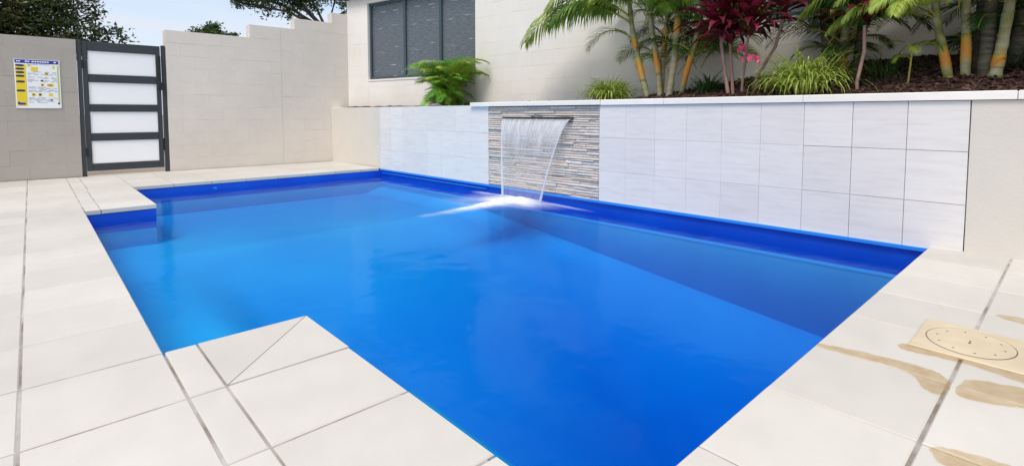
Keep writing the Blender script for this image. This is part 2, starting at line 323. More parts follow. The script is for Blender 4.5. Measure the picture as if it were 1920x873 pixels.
def film(pts, name='water_stain', sub=3, z=.0026):
    """smooth closed outline laid on the paving"""
    P = [Vector(p) for p in pts]
    for _ in range(sub): P = [q for i in range(len(P)) for q in (P[i] * .75 + P[(i + 1) % len(P)] * .25, P[i] * .25 + P[(i + 1) % len(P)] * .75)]
    P = [p + Vector((noise.noise((p.x * 23, p.y * 23, 1)), noise.noise((p.x * 23, p.y * 23, 7)))) * .008 + Vector((noise.noise((p.x * 60, p.y * 60, 1)), noise.noise((p.x * 60, p.y * 60, 7)))) * .005 for p in P]
    bm = bmesh.new(); f0 = bm.faces.new([bm.verts.new((p.x, p.y, z)) for p in P]); n0 = len(P)
    bmesh.ops.inset_region(bm, faces=[f0], thickness=.011, use_even_offset=True); bm.verts.index_update()
    me = bpy.data.meshes.new(name); bm.faces.ensure_lookup_table(); big = max(bm.faces, key=lambda f_: len(f_.verts)); inn = set(v_.index for v_ in big.verts); wts = [1.0 if v_.index in inn else 0.0 for v_ in bm.verts]; bm.to_mesh(me); bm.free(); me.materials.append(m['wet'])
    a = me.attributes.new('wet', 'FLOAT', 'POINT'); a.data.foreach_set('value', wts); return link(name, me, deck)
film([(2.205, .672), (2.25, .672), (2.285, .50), (2.31, .36), (2.28, .27), (2.15, .25), (2.09, .285), (2.14, .33), (2.22, .36), (2.225, .48)])
film([(2.30, .245), (2.345, .16), (2.37, .06), (2.36, -.1), (2.24, -.1), (2.215, .05), (2.16, .16), (2.13, .245)])
film([(2.50, .43), (2.46, .455), (2.41, .43), (2.43, .38), (2.45, .22), (2.39, .06), (2.37, -.05), (2.52, -.06), (2.52, .1), (2.52, .3)])
film([(3.13, .245), (3.19, .20), (3.17, .06), (3.14, -.1), (3.05, -.08), (3.08, .1)])
film([(1.75, .255), (1.80, .19), (1.82, .05), (1.80, -.12), (1.67, -.12), (1.66, .05), (1.67, .2)])
film([(1.40, .10), (1.44, .06), (1.45, -.1), (1.35, -.1), (1.35, .05)])

# ------------------------------------------------------------------ pool
P0 = [(.34, 2.318), (.873, 2.318), (.873, .683), (4.452, .683), (4.266, 7.86), (.90, 7.885), (.90, 6.217), (.36, 6.217)]
def offs(P, d):
    n = len(P); res = []
    for i in range(n):
        a, b, c = Vector(P[i - 1]), Vector(P[i]), Vector(P[(i + 1) % n])
        e1, e2 = (b - a).normalized(), (c - b).normalized(); n1, n2 = Vector((e1.y, -e1.x)), Vector((e2.y, -e2.x))
        k = (n1 + n2) / (1 + n1.dot(n2)); res.append(b + k * d)
    return res
IN = offs(P0, .012)       # shell face set back under the coping (outline runs counter-clockwise, so + is outwards)
pool = empty('swimming_pool', (2.4, 4.2, 0), 'blue fibreglass swimming pool set into the pale paving', 'swimming pool'); PI_ = Matrix.Translation((-2.4, -4.2, 0))
b = MB(); n = len(IN); ou = offs(P0, .07)
for i in range(n):
    a, c = IN[i], IN[(i + 1) % n]; ao, co = ou[i], ou[(i + 1) % n]
    ws = (i == 3); top = -.018 if ws else -.046
    zs = [top, -.235, -2.0]
    for k in range(2):
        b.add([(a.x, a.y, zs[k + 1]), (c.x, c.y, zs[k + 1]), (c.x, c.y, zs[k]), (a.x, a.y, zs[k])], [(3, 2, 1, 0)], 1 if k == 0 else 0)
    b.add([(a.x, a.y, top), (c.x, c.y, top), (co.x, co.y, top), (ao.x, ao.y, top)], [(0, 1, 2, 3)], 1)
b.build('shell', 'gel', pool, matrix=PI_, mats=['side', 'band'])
def fz(y): return -.40 if y > 5.6 else -.40 - (5.6 - y) * .118
def ss(a, b_, x): t = max(0, min(1, (x - a) / (b_ - a))); return t * t * (3 - 2 * t)
def floor_z(x, y):
    """gently falling floor, with the moulded bench in the alcove and an added rise by the nib imitating a pale reflection"""
    bench = (1 - ss(.80, 1.25, x)) * ss(1.9, 2.4, y); d = math.hypot(max(0, x - 1.10), max(0, y - 2.25)); sheen_rise = 1 - ss(.28, .58, d)  # rise by the nib stands in for pale sky reflected on the water
    z0 = fz(y) - .75 * ss(.9, 1.9, x) * (1 - ss(3.2, 4.3, x)) * (1 - ss(.8, 4.6, y)) ; z0 += .08 * (1 - ss(0, .32, 4.474 - .0264 * y - x)); return z0 + max(bench * max(0, -.46 - z0), sheen_rise * max(0, -.52 - z0))
vs, fs = [], []; nx, ny = 60, 100
for j in range(ny + 1):
    for i in range(nx + 1): x = .28 + 4.24 * i / nx; y = .6 + 7.35 * j / ny; vs.append((x, y, floor_z(x, y)))
fs = [(j * (nx + 1) + i, j * (nx + 1) + i + 1, (j + 1) * (nx + 1) + i + 1, (j + 1) * (nx + 1) + i) for j in range(ny) for i in range(nx)]
mk('floor', vs, fs, 'gel', pool, True, PI_)
# lip on the wall side, submerged safety ledge, wall-side bead
b = MB(); b.box(-.03, 7.2, -.036, -.012, -.03, .022, FW); b.build('lip', 'lip', pool, matrix=PI_)
b = MB(); b.box(-.03, 7.2, -.262, -.242, -.03, -.004, FW); b.build('ledge', 'gelpale', pool, matrix=PI_)
b = MB(); b.box(0, 2.62, -.078, -.068, -.03, .014, FW); b.build('bead', 'lip', pool, matrix=PI_)
for px in (1.80, 2.73, 3.57):
    b = MB(); b.tube([(px, 7.93, -.098), (px, 7.888, -.098)], [.022, .018], 12); b.build('return_jet', 'gelpale', pool, matrix=PI_ @ Matrix.Translation((px, 0, -.098)) @ Matrix.Diagonal((1.3, 1, .4, 1)) @ Matrix.Translation((-px, 0, .098)))
# water body: its sides run just inside the shell wall
WI = offs(P0, .030); k = len(WI)
wv = [(p.x, p.y, WATER_Z) for p in WI] + [(p.x, p.y, -1.95) for p in WI]
water = mk('pool_water', wv, [tuple(range(k)), tuple(range(2 * k - 1, k - 1, -1))] + [(i, k + i, k + (i + 1) % k, (i + 1) % k) for i in range(k)], 'water'); tag(water, kind='structure')

# ------------------------------------------------------------------ retaining wall
rw = empty('retaining_wall', (WA.x, WA.y, 0), 'low white tiled retaining wall with slate panel along the far side of the pool', 'wall')
RI = Matrix.Translation((-WA.x, -WA.y, 0))
b = MB(); b.box(-1.86, 2.655, -.0225, 1.0, -.2, -.012, FW); b.box(2.655, 4.403, -.0225, .985, -.2, -.03, FW, 0); b.box(4.403, 6.2, -.0225, .985, -.2, -.012, FW); b.box(6.2, 7.333, -.0225, .985, -.2, -.012, FW, 1); b.build('core', 'wgrout', rw, matrix=RI, mats=['wgroutpale', 'wgrout'])
FWr = RI @ FW
slab('render_panel', FWr, -1.86, -.06, -.02, 1.008, 0, .011, .003, 'render', rw)
slab('render_panel', FWr, 7.337, 9.6, -.2, .985, -.002, .19, .003, 'render', rw)
b = MB(); b.box(-1.86, 2.30, 1.0, 1.008, -.2, -.001, FWr); b.build('top_course', 'cap', rw)
def wtiles(s0, s1, nn, rows):
    for i in range(nn):
        for r0, r1 in rows:
            x0 = s0 + (s1 - s0) * i / nn; x1 = s0 + (s1 - s0) * (i + 1) / nn
            jg = .0016 if x0 > 6.2 else .0007; slab('wall_tile', FWr, x0 + jg, x1 - jg, r0 + jg, r1 - jg, random.gauss(0, .0004), .010, .0011 if x0 > 6 else .0005, 'walltile', rw)
rows = [(-.02, .304), (.304, .652), (.652, .985)]
wtiles(-.055, 2.652, 8, [(-.02, .304), (.304, .652), (.652, .9985)]); wtiles(4.406, 7.333, 9, rows)
# cap stones
cuts = [2.325, 4.43, 5.15, 6.35, 7.55, 8.6, 9.6]
for i, (a, c) in enumerate(zip(cuts[:-1], cuts[1:])):
    z0, z1, fr_ = (.992, 1.043, .035) if i == 0 else (.988, 1.043, .018)
    mm = bpy.data.meshes.new('cap')
    link('cap_stone', cmesh(c - a - .004, .26, z1 - z0, .006, 'cap'), rw, FWr @ Matrix.Translation(((a + c) / 2, z1, fr_ - .13)) @ Matrix.Rotation(-math.pi / 2, 4, 'X'))
# stacked slate
sp = empty('stone_panel', (0, 0, 0), parent=rw); tag(sp, 'stacked slate ledgestone cladding behind the waterfall')
z = -.03; cnt = 0
while z < .975 and cnt < 298:
    h = random.choice([.019, .023, .027, .032, .038]); h = min(h, .985 - z); s = 2.657
    while s < 4.40:
        L = random.uniform(.16, .52); e = min(s + L, 4.401)
        if 4.401 - e < .07: e = 4.401
        hh = h
        d = random.uniform(-.003, .020)
        a0, c0 = s + .0018, e - .0018; jz = lambda: random.uniform(-.003, .003)
        vs = []
        nseg = 3
        for t in range(nseg + 1):
            x = a0 + (c0 - a0) * t / nseg; dd = d + random.uniform(-.005, .006) - .014
            vs += [(x, z + .0016 + max(0, jz()), -.031), (x, z + .0016 + max(0, jz()), dd - .004), (x, z + hh / 2, dd + .002), (x, z + hh - .001 + min(0, jz()), dd - .003), (x, z + hh - .001, -.031)]
        fs = []
        for t in range(nseg):
            q = t * 5
            for j in range(4): fs.append((q + j, q + 5 + j, q + 6 + j, q + 1 + j))
        fs += [(0, 1, 2, 3, 4), tuple(nseg * 5 + j for j in (4, 3, 2, 1, 0))]
        mk('stone', vs, fs, 'stone', sp, matrix=FWr); cnt += 1; s = e
    z += h

# ------------------------------------------------------------------ boundary wall with gate
def blockwall(F, regions, mat, parent, bw=.39, bh=.2, z0=0, depth=.006, ph=0):
    """painted blocks in running bond over rectangles (x0,x1,y0,y1) of the wall plane"""
    for (x0, x1, y0, y1, off) in regions:
        y = y0; r_ = 0
        while y < y1 - .01:
            ye = min(y + bh, y1); x = x0 - ((bw / 2) if (r_ + off) % 2 else 0) - ph
            while x < x1 - .005:
                a, c = max(x, x0), min(x + bw, x1)
                if c - a > .02: slab('block', F, a + .0002, c - .0002, y + .0002, ye - .0002, random.gauss(0, .0005), depth, .0008 if random.random() < .7 else .0016, mat, parent)
                x += bw
            y = ye; r_ += 1
wl = empty('boundary_wall', (-.8, 9.65, 0), 'plain block wall with shade put into its colour, carrying the safety chart left of the gate', 'wall', None)
TI = Matrix.Translation((.8, -9.65, 0))
b = MB(); b.box(-3.2, .515, -.1, 1.938, -.19, -.0045, FG); b.build('core', 'shadeblock', wl, matrix=TI)
blockwall(TI @ FG, [(-1.2, .515, 0, 1.94, 0)], 'shadeblock', wl)
wr = empty('boundary_wall', (3, 9.65, 0), 'pale block wall stepping up behind the pool from gate to house', 'wall')
TI = Matrix.Translation((-3, -9.65, 0)); b = MB()
steps = [(1.585, 2.806, 2.19), (2.806, 3.56, 2.41), (3.56, 4.255, 2.60), (4.255, 4.60, 2.79)]
for a, c, h in steps: b.box(a + (.001 if a > 1.6 else 0), c, -.1, h - .002, -.19, -.0045, FG)
b.build('core', 'block', wr, matrix=TI)
blockwall(TI @ FG, [(1.585, 3.31, 0, 2.19, 0), (3.315, 4.56, 0, 2.19, 1)], 'block', wr)
blockwall(TI @ FG, [(2.806, 3.31, 2.19, 2.41, 1), (3.315, 4.56, 2.19, 2.41, 0), (3.56, 4.56, 2.41, 2.60, 1), (4.255, 4.56, 2.60, 2.79, 0)], 'block', wr, bh=.22)

gate = empty('pool_gate', (1.06, 9.65, 0), 'charcoal metal gate with four frosted panels between block walls', 'gate')
GI = Matrix.Translation((-1.06, -9.65, 0)) @ FG
def gbox(name, mat, x0, x1, y0, y1, z0, z1, bev=.004):
    bm = bmesh.new(); q = MB(); q.box(x0, x1, y0, y1, z0, z1)
    vs = [bm.verts.new(v) for v in q.v]; [bm.faces.new([vs[i] for i in f]) for f in q.f]
    bmesh.ops.bevel(bm, geom=bm.edges[:], offset=bev, segments=1, affect='EDGES')
    me = bpy.data.meshes.new(name); bm.to_mesh(me); bm.free(); me.materials.append(m[mat]); return link(name, me, gate, GI)
gbox('post', 'charcoal', .522, .572, -.02, 1.945, -.07, -.01); gbox('post', 'charcoal', 1.528, 1.578, -.02, 1.945, -.07, -.01)
gbox('stile', 'charcoal', .577, .638, .07, 1.93, -.06, -.015); gbox('stile', 'charcoal', 1.455, 1.512, .07, 1.93, -.06, -.015)
rails = [(.07, .175), (.505, .615), (.925, 1.035), (1.35, 1.465), (1.80, 1.93)]
for a, c in rails: gbox('rail', 'charcoal', .639, 1.454, a, c, -.058, -.017)
for (a, c), (d_, e) in zip(rails[:-1], rails[1:]): gbox('infill_panel', 'frost', .642, 1.451, c + .002, d_ - .002, -.043, -.034, .001)
for zz in (.35, 1.6): gbox('hinge', 'black', .566, .594, zz - .06, zz + .06, -.03, .002)
gbox('latch', 'black', 1.475, 1.512, 1.28, 1.78, -.013, .016); gbox('latch_knob', 'black', 1.468, 1.545, 1.26, 1.38, -.012, .035, .012)
gbox('bolt', 'black', 1.513, 1.527, .33, .52, -.05, -.005); gbox('threshold', 'plate', .575, 1.525, -.05, .006, -.16, .01)

# safety chart
sg = empty('safety_chart', (.1, 9.65, .97), 'white blue and yellow safety chart fixed to the left wall', 'sign')
SI = Matrix.Translation((-.1, -9.65, -.97)) @ FG @ Matrix.Translation((-.132, .972, .004))
SW, SH = .462, .655
def sbox(name, mat, rects, z0, z1, ov=False):
    q = MB()
    for (x0, x1, y0, y1) in rects:
        if ov:
            cx, cy, rx, ry = (x0 + x1) / 2, (y0 + y1) / 2, (x1 - x0) / 2, (y1 - y0) / 2
            ring = [(cx + rx * math.copysign(abs(math.cos(t)) ** .6, math.cos(t)), cy + ry * math.copysign(abs(math.sin(t)) ** .8, math.sin(t)), z1) for t in [2 * math.pi * i / 16 for i in range(16)]]
            q.add(ring, [tuple(range(16))])
        else: q.box(x0, x1, y0, y1, z0, z1)
    return q.build(name, mat, sg, matrix=SI)
sbox('board', 'white', [(0, SW, 0, SH)], 0, .006)
sbox('header', 'signblue', [(.008, SW - .012, SH - .052, SH - .006)], .006, .0075)
hx = [(.025, .04), (.046, .062), (.11, .135), (.14, .155), (.175, .20), (.205, .225), (.23, .25), (.255, .275), (.28, .30), (.305, .325), (.33, .35), (.40, .425)]
sbox('header_text', 'white', [(a, c, SH - .036, SH - .020) for a, c in hx], .0075, .0085)
sbox('side_strip', 'signyellow', [(.012, .115, .03, SH - .07)], .006, .0075)
for y in (.572, .525, .478, .430, .355, .235): sbox('strip_caption', 'signnavy', [(.012, .10, y - .014, y + .014)], .0075, .0085, True)
sbox('strip_emblem', 'signblue', [(.018, .10, .045, .075)], .0075, .009, True)
sbox('edge_strip', 'signgreen', [(SW - .03, SW - .012, .07, SH - .07)], .006, .0075)
sbox('pictogram', 'signyellow', [(.165, .235, .50, .555), (.13, .165, .56, .585), (.38, .41, .545, .58), (.30, .34, .45, .485), (.255, .29, .30, .335), (.32, .39, .295, .335), (.16, .20, .165, .205), (.225, .265, .165, .205), (.335, .375, .165, .205)], .006, .0075)
sbox('pictogram_figure', 'signnavy', [(.31, .332, .46, .475), (.265, .282, .308, .325), (.335, .375, .31, .322), (.172, .188, .175, .195), (.235, .256, .172, .198), (.26, .282, .365, .385), (.02, .042, .055, .085), (.425, .445, .055, .078), (.35, .37, .105, .12)], .0075, .0085)
tl_ = []
for y in (.59, .49, .47, .455, .42, .405, .39, .375, .36, .345, .285, .27, .255, .24, .225, .14, .125, .11, .095, .08):
    x = .13
    while x < .42:
        L = random.uniform(.03, .11); e = min(x + L, .425)
        if random.random() < .68: tl_.append((x, e, y - .003, y + .0035))
        x = e + random.uniform(.012, .04)
sbox('small_print', 'signgrey', tl_, .006, .0072)['kind'] = 'stuff'
sbox('screw', 'steel', [(.008, .016, .008, .016), (SW - .016, SW - .008, .008, .016), (.008, .016, SH - .05, SH - .042), (SW - .016, SW - .008, SH - .05, SH - .042)], .006, .010)

# ------------------------------------------------------------------ house: two walls, two windows, eave
hs = empty('house', (5.2, 6.5, 0), 'pale rendered house wall with dark windows behind the garden bed', 'house')
HI = Matrix.Translation((-5.2, -6.5, 0)); FHl = HI @ FH; FRl = HI @ FR
b = MB()
wx0, wx1, wz0, wz1 = .59, 3.25, 1.53, 2.93
b.box(0, wx0, 0, 3.05, -.2, -.0045, FHl); b.box(wx0, 3.3, 0, wz0, -.2, -.0045, FHl); b.box(wx0, 3.3, wz1, 3.05, -.2, -.0045, FHl)
b.box(wx0, 3.3, wz0, wz1, -.25, -.201, FHl)
wa = b.build('wall', 'house', hs)
blockwall(FHl, [(.0, wx0 - .002, 1.0, 3.05, 0), (wx0 - .001, 3.3, 1.0, wz0 - .002, 0), (wx0 - .001, 3.3, wz1 + .002, 3.05, 0)], 'house', wa, bh=.2)
b = MB(); q0, q1, r0, r1 = 4.30, 5.5, 1.86, 3.0
b.box(0, q0, 0, 3.3, -.2, -.0045, FRl); b.box(q0, q1, 0, r0, -.2, -.0045, FRl); b.box(q0, q1, r1, 3.3, -.2, -.0045, FRl); b.box(q1, 8.6, 0, 3.3, -.2, -.0045, FRl); b.box(q0, q1, r0, r1, -.25, -.201, FRl)
wb = b.build('wall', 'house', hs)
blockwall(FRl, [(0, q0 - .002, .98, 3.3, 1), (q0 - .001, q1 + .001, .98, r0 - .002, 1), (q1 + .003, 7.0, .98, 3.3, 1)], 'house', wb)
def window(F, x0, x1, z0, z1, mull, dep):
    w_ = empty('window', (0, 0, 0), parent=hs); q = MB(); t = .042
    q.box(x0, x0 + t, z0, z1, -dep, -dep + .06, F); q.box(x1 - t, x1, z0, z1, -dep, -dep + .06, F)
    q.box(x0 + t, x1 - t, z0, z0 + t, -dep, -dep + .058, F); q.box(x0 + t, x1 - t, z1 - t, z1, -dep, -dep + .058, F); q.build('frame', 'frame', w_)
    for mx_ in mull: q = MB(); q.box(mx_ - .028, mx_ + .028, z0 + t, z1 - t, -dep, -dep + .056, F); q.build('mullion', 'frame', w_)
    ed = [x0 + t - .02] + list(mull) + [x1 - t + .02]
    for i in range(len(ed) - 1): slab('blind', F, ed[i] + .001, ed[i + 1] - .001, z0 + .01, z1 - .01, -dep + .022, .012, .001, 'blind', w_)
    q = MB(); q.box(x0, x1, z0 - .03, z0 - .001, -dep, .012, F); q.build('sill', 'house', w_)
    return w_
tag(window(FHl, wx0, wx1, wz0, wz1, (1.515, 2.375), .11), 'three pane window with grey woven blinds')
tag(window(FRl, q0, q1, r0, r1, (4.9,), .11), 'small dark window behind the palms')
b = MB()
b.add([FHl @ Vector(p) for p in [(-.1, 3.06, .12), (3.3, 3.06, .12), (3.3, 3.30, .12), (-.1, 3.30, .12), (-.1, 3.06, -.19), (3.3, 3.06, -.19), (3.3, 4.0, -2.2), (-.1, 4.0, -2.2)]], [(0, 1, 2, 3), (0, 4, 5, 1), (3, 2, 6, 7), (0, 3, 7, 4)])
b.add([FRl @ Vector(p) for p in [(-.1, 3.31, .12), (8.6, 3.31, .12), (8.6, 3.52, .12), (-.1, 3.52, .12), (-.1, 3.31, -.19), (8.6, 3.31, -.19), (8.6, 4.3, -2.4), (-.1, 4.3, -2.4)]], [(0, 1, 2, 3), (0, 4, 5, 1), (3, 2, 6, 7), (0, 3, 7, 4)])
b.build('roof', 'roof', hs)

# ------------------------------------------------------------------ garden bed
def bed_back(y):
    if y > 6.52: return 4.56 + (9.65 - y) * math.tan(R(12))
    return 5.20 + (6.52 - y) * (.65 / 7.52)
def sstep(a, b_, x): t = max(0, min(1, (x - a) / (b_ - a))); return t * t * (3 - 2 * t)
def bed_z(x, y):
    x0 = 4.266 + (7.827 - y) * .02643 + .2; t = max(0, min(1, (x - x0) / max(.05, bed_back(y) - x0)))
    rise = .03 + .36 * sstep(4.3, 1.0, y)
    return 1.005 + rise * t ** .85 + .015 * noise.noise((x * 4, y * 4, 0)) + .02 * noise.noise((x * 11, y * 11, 3)) * t
vs, fs = [], []; ny, nx = 110, 14
for j in range(ny + 1):
    y = 9.55 - j * (10.5 / ny); x0 = 4.266 + (7.827 - y) * .02643 + .185; x1 = bed_back(y) + .05
    for i in range(nx + 1): x = x0 + (x1 - x0) * i / nx; vs.append((x, y, bed_z(x, y)))
fs = [(j * (nx + 1) + i, (j + 1) * (nx + 1) + i, (j + 1) * (nx + 1) + i + 1, j * (nx + 1) + i + 1) for j in range(ny) for i in range(nx)]
tag(mk('garden_bed', vs, fs, 'mulch', smooth=True), kind='structure')
b = MB()
for _ in range(5200):
    y = random.uniform(-.8, 5.2); x0 = 4.266 + (7.827 - y) * .02643 + .2; x = random.uniform(x0 + .02, bed_back(y) - .02); zz = bed_z(x, y) + random.uniform(0, .012)
    L, W_, T = random.uniform(.012, .04), random.uniform(.004, .012), random.uniform(.002, .006)
    Mx = Matrix.Translation((x, y, zz)) @ Matrix.Rotation(random.uniform(0, 6.28), 4, 'Z') @ Matrix.Rotation(random.gauss(0, .5), 4, 'Y') @ Matrix.Rotation(random.gauss(0, .5), 4, 'X')
    b.box(-L, L, -W_, W_, -T, T, Mx)
tag(b.build('mulch_chips', 'chip'), 'dark brown bark mulch chips covering the raised bed', 'mulch', kind='stuff')

# ------------------------------------------------------------------ waterfall
wf = empty('waterfall', (WA.x, WA.y, 0), 'sheet of water pouring from a slot in the slate panel into the pool', 'waterfall')
b = MB(); b.box(2.95, 4.05, .842, .862, -.03, .035, FWr); b.box(2.95, 4.05, .812, .818, -.03, .025, FWr); b.build('spout', 'charcoal', wf)
ns, ntt = 60, 40; vs = []; foam = []
def fallpt(u, t, push=0):
    s0, s1 = 2.97 + .19 * t ** .8, 4.03 - .27 * t ** .75
    zz = .840 - .95 * t ** 1.0; o_ = .022 + .20 * t ** .52 + push
    return Vector((s0 + (s1 - s0) * u, zz, o_))
for j in range(ntt + 1):
    for i in range(ns + 1):
        u, t = i / ns, (j / ntt) ** 1.3
        p = fallpt(u, t); p.z += .006 * noise.noise((u * 22, t * 2, 0)) * (1 - .3 * t); vs.append(p)
        a = .72 * (1 - sstep(.02, .50, t + .10 * noise.noise((u * 8, 0, 5)))) + .16 + .08 * sstep(.6, 1, t)
        if t < .03: a *= .75
        foam.append(a)
fs = [(j * (ns + 1) + i, (j + 1) * (ns + 1) + i, (j + 1) * (ns + 1) + i + 1, j * (ns + 1) + i + 1) for j in range(ntt) for i in range(ns)]
o = mk('water_sheet', vs, fs, 'fall', wf, True, FWr)
def setfoam(o, vals):
    a = o.data.attributes.new('foam', 'FLOAT', 'POINT'); a.data.foreach_set('value', vals)
setfoam(o, foam); uvl = o.data.uv_layers.new(name='uv')
for li, lp in enumerate(o.data.loops): q = lp.vertex_index; uvl.data[li].uv = ((q % (ns + 1)) / ns, (q // (ns + 1)) / ntt)
for u in (0, 1):
    pts = [fallpt(u, (k / 24) ** 1.3) + Vector((0, 0, .002)) for k in range(25)]; b = MB(); b.tube(pts, [.007 + .008 * (k / 24) for k in range(25)], 8)
    o = b.build('edge_stream', 'fall', wf, True, matrix=FWr); setfoam(o, [.62] * len(o.data.vertices)); o.data.uv_layers.new(name='uv')
# churned foam where it lands
cxs = (3.97, 4.33)
vs, fo = [], []; nx, ny = 110, 110; X0, X1, Y0, Y1 = 2.6, 4.33, 3.2, 5.4
def g2(x, y, cx, cy, ax, ay, ang):
    dx, dy = x - cx, y - cy; c_, s_ = math.cos(ang), math.sin(ang); a_, b_ = dx * c_ + dy * s_, -dx * s_ + dy * c_
    return math.exp(-(a_ / ax) ** 2 - (b_ / ay) ** 2)
for j in range(ny + 1):
    for i in range(nx + 1):
        x = X0 + (X1 - X0) * i / nx; y = Y0 + (Y1 - Y0) * j / ny
        a = 1.25 * g2(x, y, 4.06, 4.34, .20, .36, 0) + .85 * g2(x, y, 3.75, 4.40, .42, .11, .10) + .38 * g2(x, y, 3.30, 4.36, .48, .07, .02) + .45 * g2(x, y, 4.2, 4.95, .06, .40, 0) + .5 * g2(x, y, 4.22, 3.75, .04, .28, 0) + .32 * g2(x, y, 3.9, 4.6, .38, .42, .4)
        e = min(1, (x - X0) / .2, (X1 - x) / .03 + .3, (y - Y0) / .2, (Y1 - y) / .2); a = max(0, a * e * (.82 + .5 * noise.noise((x * 6, y * 4, 0))) - .02)
        a = min(a, 1); fo.append(a); vs.append((x - WA.x, y - WA.y, WATER_Z + .004 + .028 * a * (1 + .5 * noise.noise((x * 14, y * 14, 2)))))
fs = [(j * (nx + 1) + i, j * (nx + 1) + i + 1, (j + 1) * (nx + 1) + i + 1, (j + 1) * (nx + 1) + i) for j in range(ny) for i in range(nx)]
keep = [f for f in fs if max(fo[q] for q in f) > .012]; used = sorted({q for f in keep for q in f}); mp_ = {q: i for i, q in enumerate(used)}
M = Mat('foam'); M.t.nodes.remove(M.b); at = M.n('ShaderNodeAttribute', attribute_name='foam'); tp = M.n('ShaderNodeBsdfTransparent'); df = M.n('ShaderNodeBsdfDiffuse', Color=(.9, .92, .95, 1)); x_ = M.n('ShaderNodeMixShader')
mn = M.n('ShaderNodeMath', operation='MINIMUM'); mn.inputs[1].default_value = .96; M.l(at.outputs['Fac'], mn.inputs[0]); M.l(mn.outputs[0], x_.inputs[0]); M.l(tp.outputs[0], x_.inputs[1]); M.l(df.outputs[0], x_.inputs[2]); M.l(x_.outputs[0], M.o.inputs['Surface']); m['foam'] = M.m
o = mk('foam', [vs[q] for q in used], [tuple(mp_[q] for q in f) for f in keep], 'foam', wf, True); setfoam(o, [fo[q] for q in used])

# ------------------------------------------------------------------ skimmer lid
sk = empty('skimmer_lid', (2.67, .262, 0), 'square beige plastic skimmer lid with round disc on the right paving', 'lid')
LM = Matrix.Translation((0, 0, .0075))
slab('cover_plate', LM, -.185, .185, -.163, .163, 0, .010, .003, 'plate', sk)
b = MB()
def disc(r0, r1, z0, z1, q, n=48, ey=.89):
    ring = lambda r, z: [(r * math.cos(2 * math.pi * i / n), r * ey * math.sin(2 * math.pi * i / n), z) for i in range(n)]
    if r0 == 0: q.add(ring(r1, z0) + ring(r1, z1), [tuple(range(n, 2 * n))] + [(i, (i + 1) % n, n + (i + 1) % n, n + i) for i in range(n)])
    else: q.add(ring(r0, z1) + ring(r1, z1), [(i, n + i, n + (i + 1) % n, (i + 1) % n) for i in range(n)])
disc(.1485, .1530, .0077, .0079, b); b.build('seam', 'seam', sk)
b = MB(); disc(0, .1488, .0060, .0088, b); b.build('disc', 'plate', sk)
for k in range(10):
    a = R(15 + 36 * k); b = MB(); n_ = 10; cx, cy = .115 * math.cos(a), .102 * math.sin(a)
    b.add([(cx + .0042 * math.cos(2 * math.pi * i / n_), cy + .004 * math.sin(2 * math.pi * i / n_), .0091) for i in range(n_)], [tuple(range(n_))]); b.build('hole', 'hole', sk)
b = MB(); b.box(-.016, -.003, -.0035, .0035, .0088, .0098); b.box(.004, .016, -.003, .003, .0088, .0098); b.build('finger_grip', 'seam', sk)

# ------------------------------------------------------------------ plants
def frond_mesh(L, e0, e1, nl, ll, droop=.5, spread=1.0, wid=.016, twist=0, mats=('frond', 'rachis'), bare=.18, seed=0):
    rg = random.Random(seed); q = MB(); pts = []; p = Vector((0, 0, 0)); K = 18
    for i in range(K + 1):
        t = i / K; e = e0 + (e1 - e0) * t ** 1.25; pts.append(p.copy()); p = p + Vector((math.cos(e), 0, math.sin(e))) * (L / K)
    q.tube(pts, [.010 * (1 - .85 * i / K) + .0015 for i in range(K + 1)], 6, 1)
    for sgn in (-1, 1):
        for k in range(nl):
            t = bare + (1 - bare) * (k + rg.random() * .5) / nl; fi = min(t * K, K - .001); i = int(fi); o_ = pts[i].lerp(pts[i + 1], fi - i); d = (pts[i + 1] - pts[i]).normalized()
            side = Vector((0, sgn, 0)); upv = d.cross(Vector((0, 1, 0))); upv = upv if upv.z > 0 else -upv
            l_ = ll * (math.sin(math.pi * min(1, .16 + .80 * (t - bare) / (1 - bare) + .02)) ** .6) * rg.uniform(.85, 1.08)
            fw = .55 + .9 * (t ** 2); v = (side * spread + d * fw + upv * (.35 + twist * sgn + rg.gauss(0, .08))).normalized()
            w_ = wid * (1 - .35 * t); prev = None; pos = o_.copy(); segs = 4; cr = d.cross(v).normalized(); row = []
            for s_ in range(segs + 1):
                ww = w_ * (.55, 1, .9, .55, .04)[s_]; wd = (d - v * d.dot(v)).normalized(); wd = (wd + cr * .35).normalized()
                row += [pos - wd * ww / 2, pos + wd * ww / 2]; v = (v + Vector((0, 0, -1)) * droop * (.16 + .16 * s_)).normalized(); pos = pos + v * l_ / segs
            q.add(row, [(2 * s_, 2 * s_ + 1, 2 * s_ + 3, 2 * s_ + 2) for s_ in range(segs)], 0)
    me = bpy.data.meshes.new('frond'); me.from_pydata([tuple(v) for v in q.v], [], q.f); me.update()
    for a in mats: me.materials.append(m[a])
    me.polygons.foreach_set('material_index', q.mi); return me
def put_frond(parent, root, me, at, az, roll=0, sc_=1):
    """az: heading in degrees, 0 = +X, 90 = +Y"""
    Mx = Matrix.Translation(Vector(at) - Vector(root)) @ Matrix.Rotation(R(az), 4, 'Z') @ Matrix.Rotation(R(roll), 4, 'X') @ Matrix.Scale(sc_, 4)
    return link('frond', me, parent, Mx)
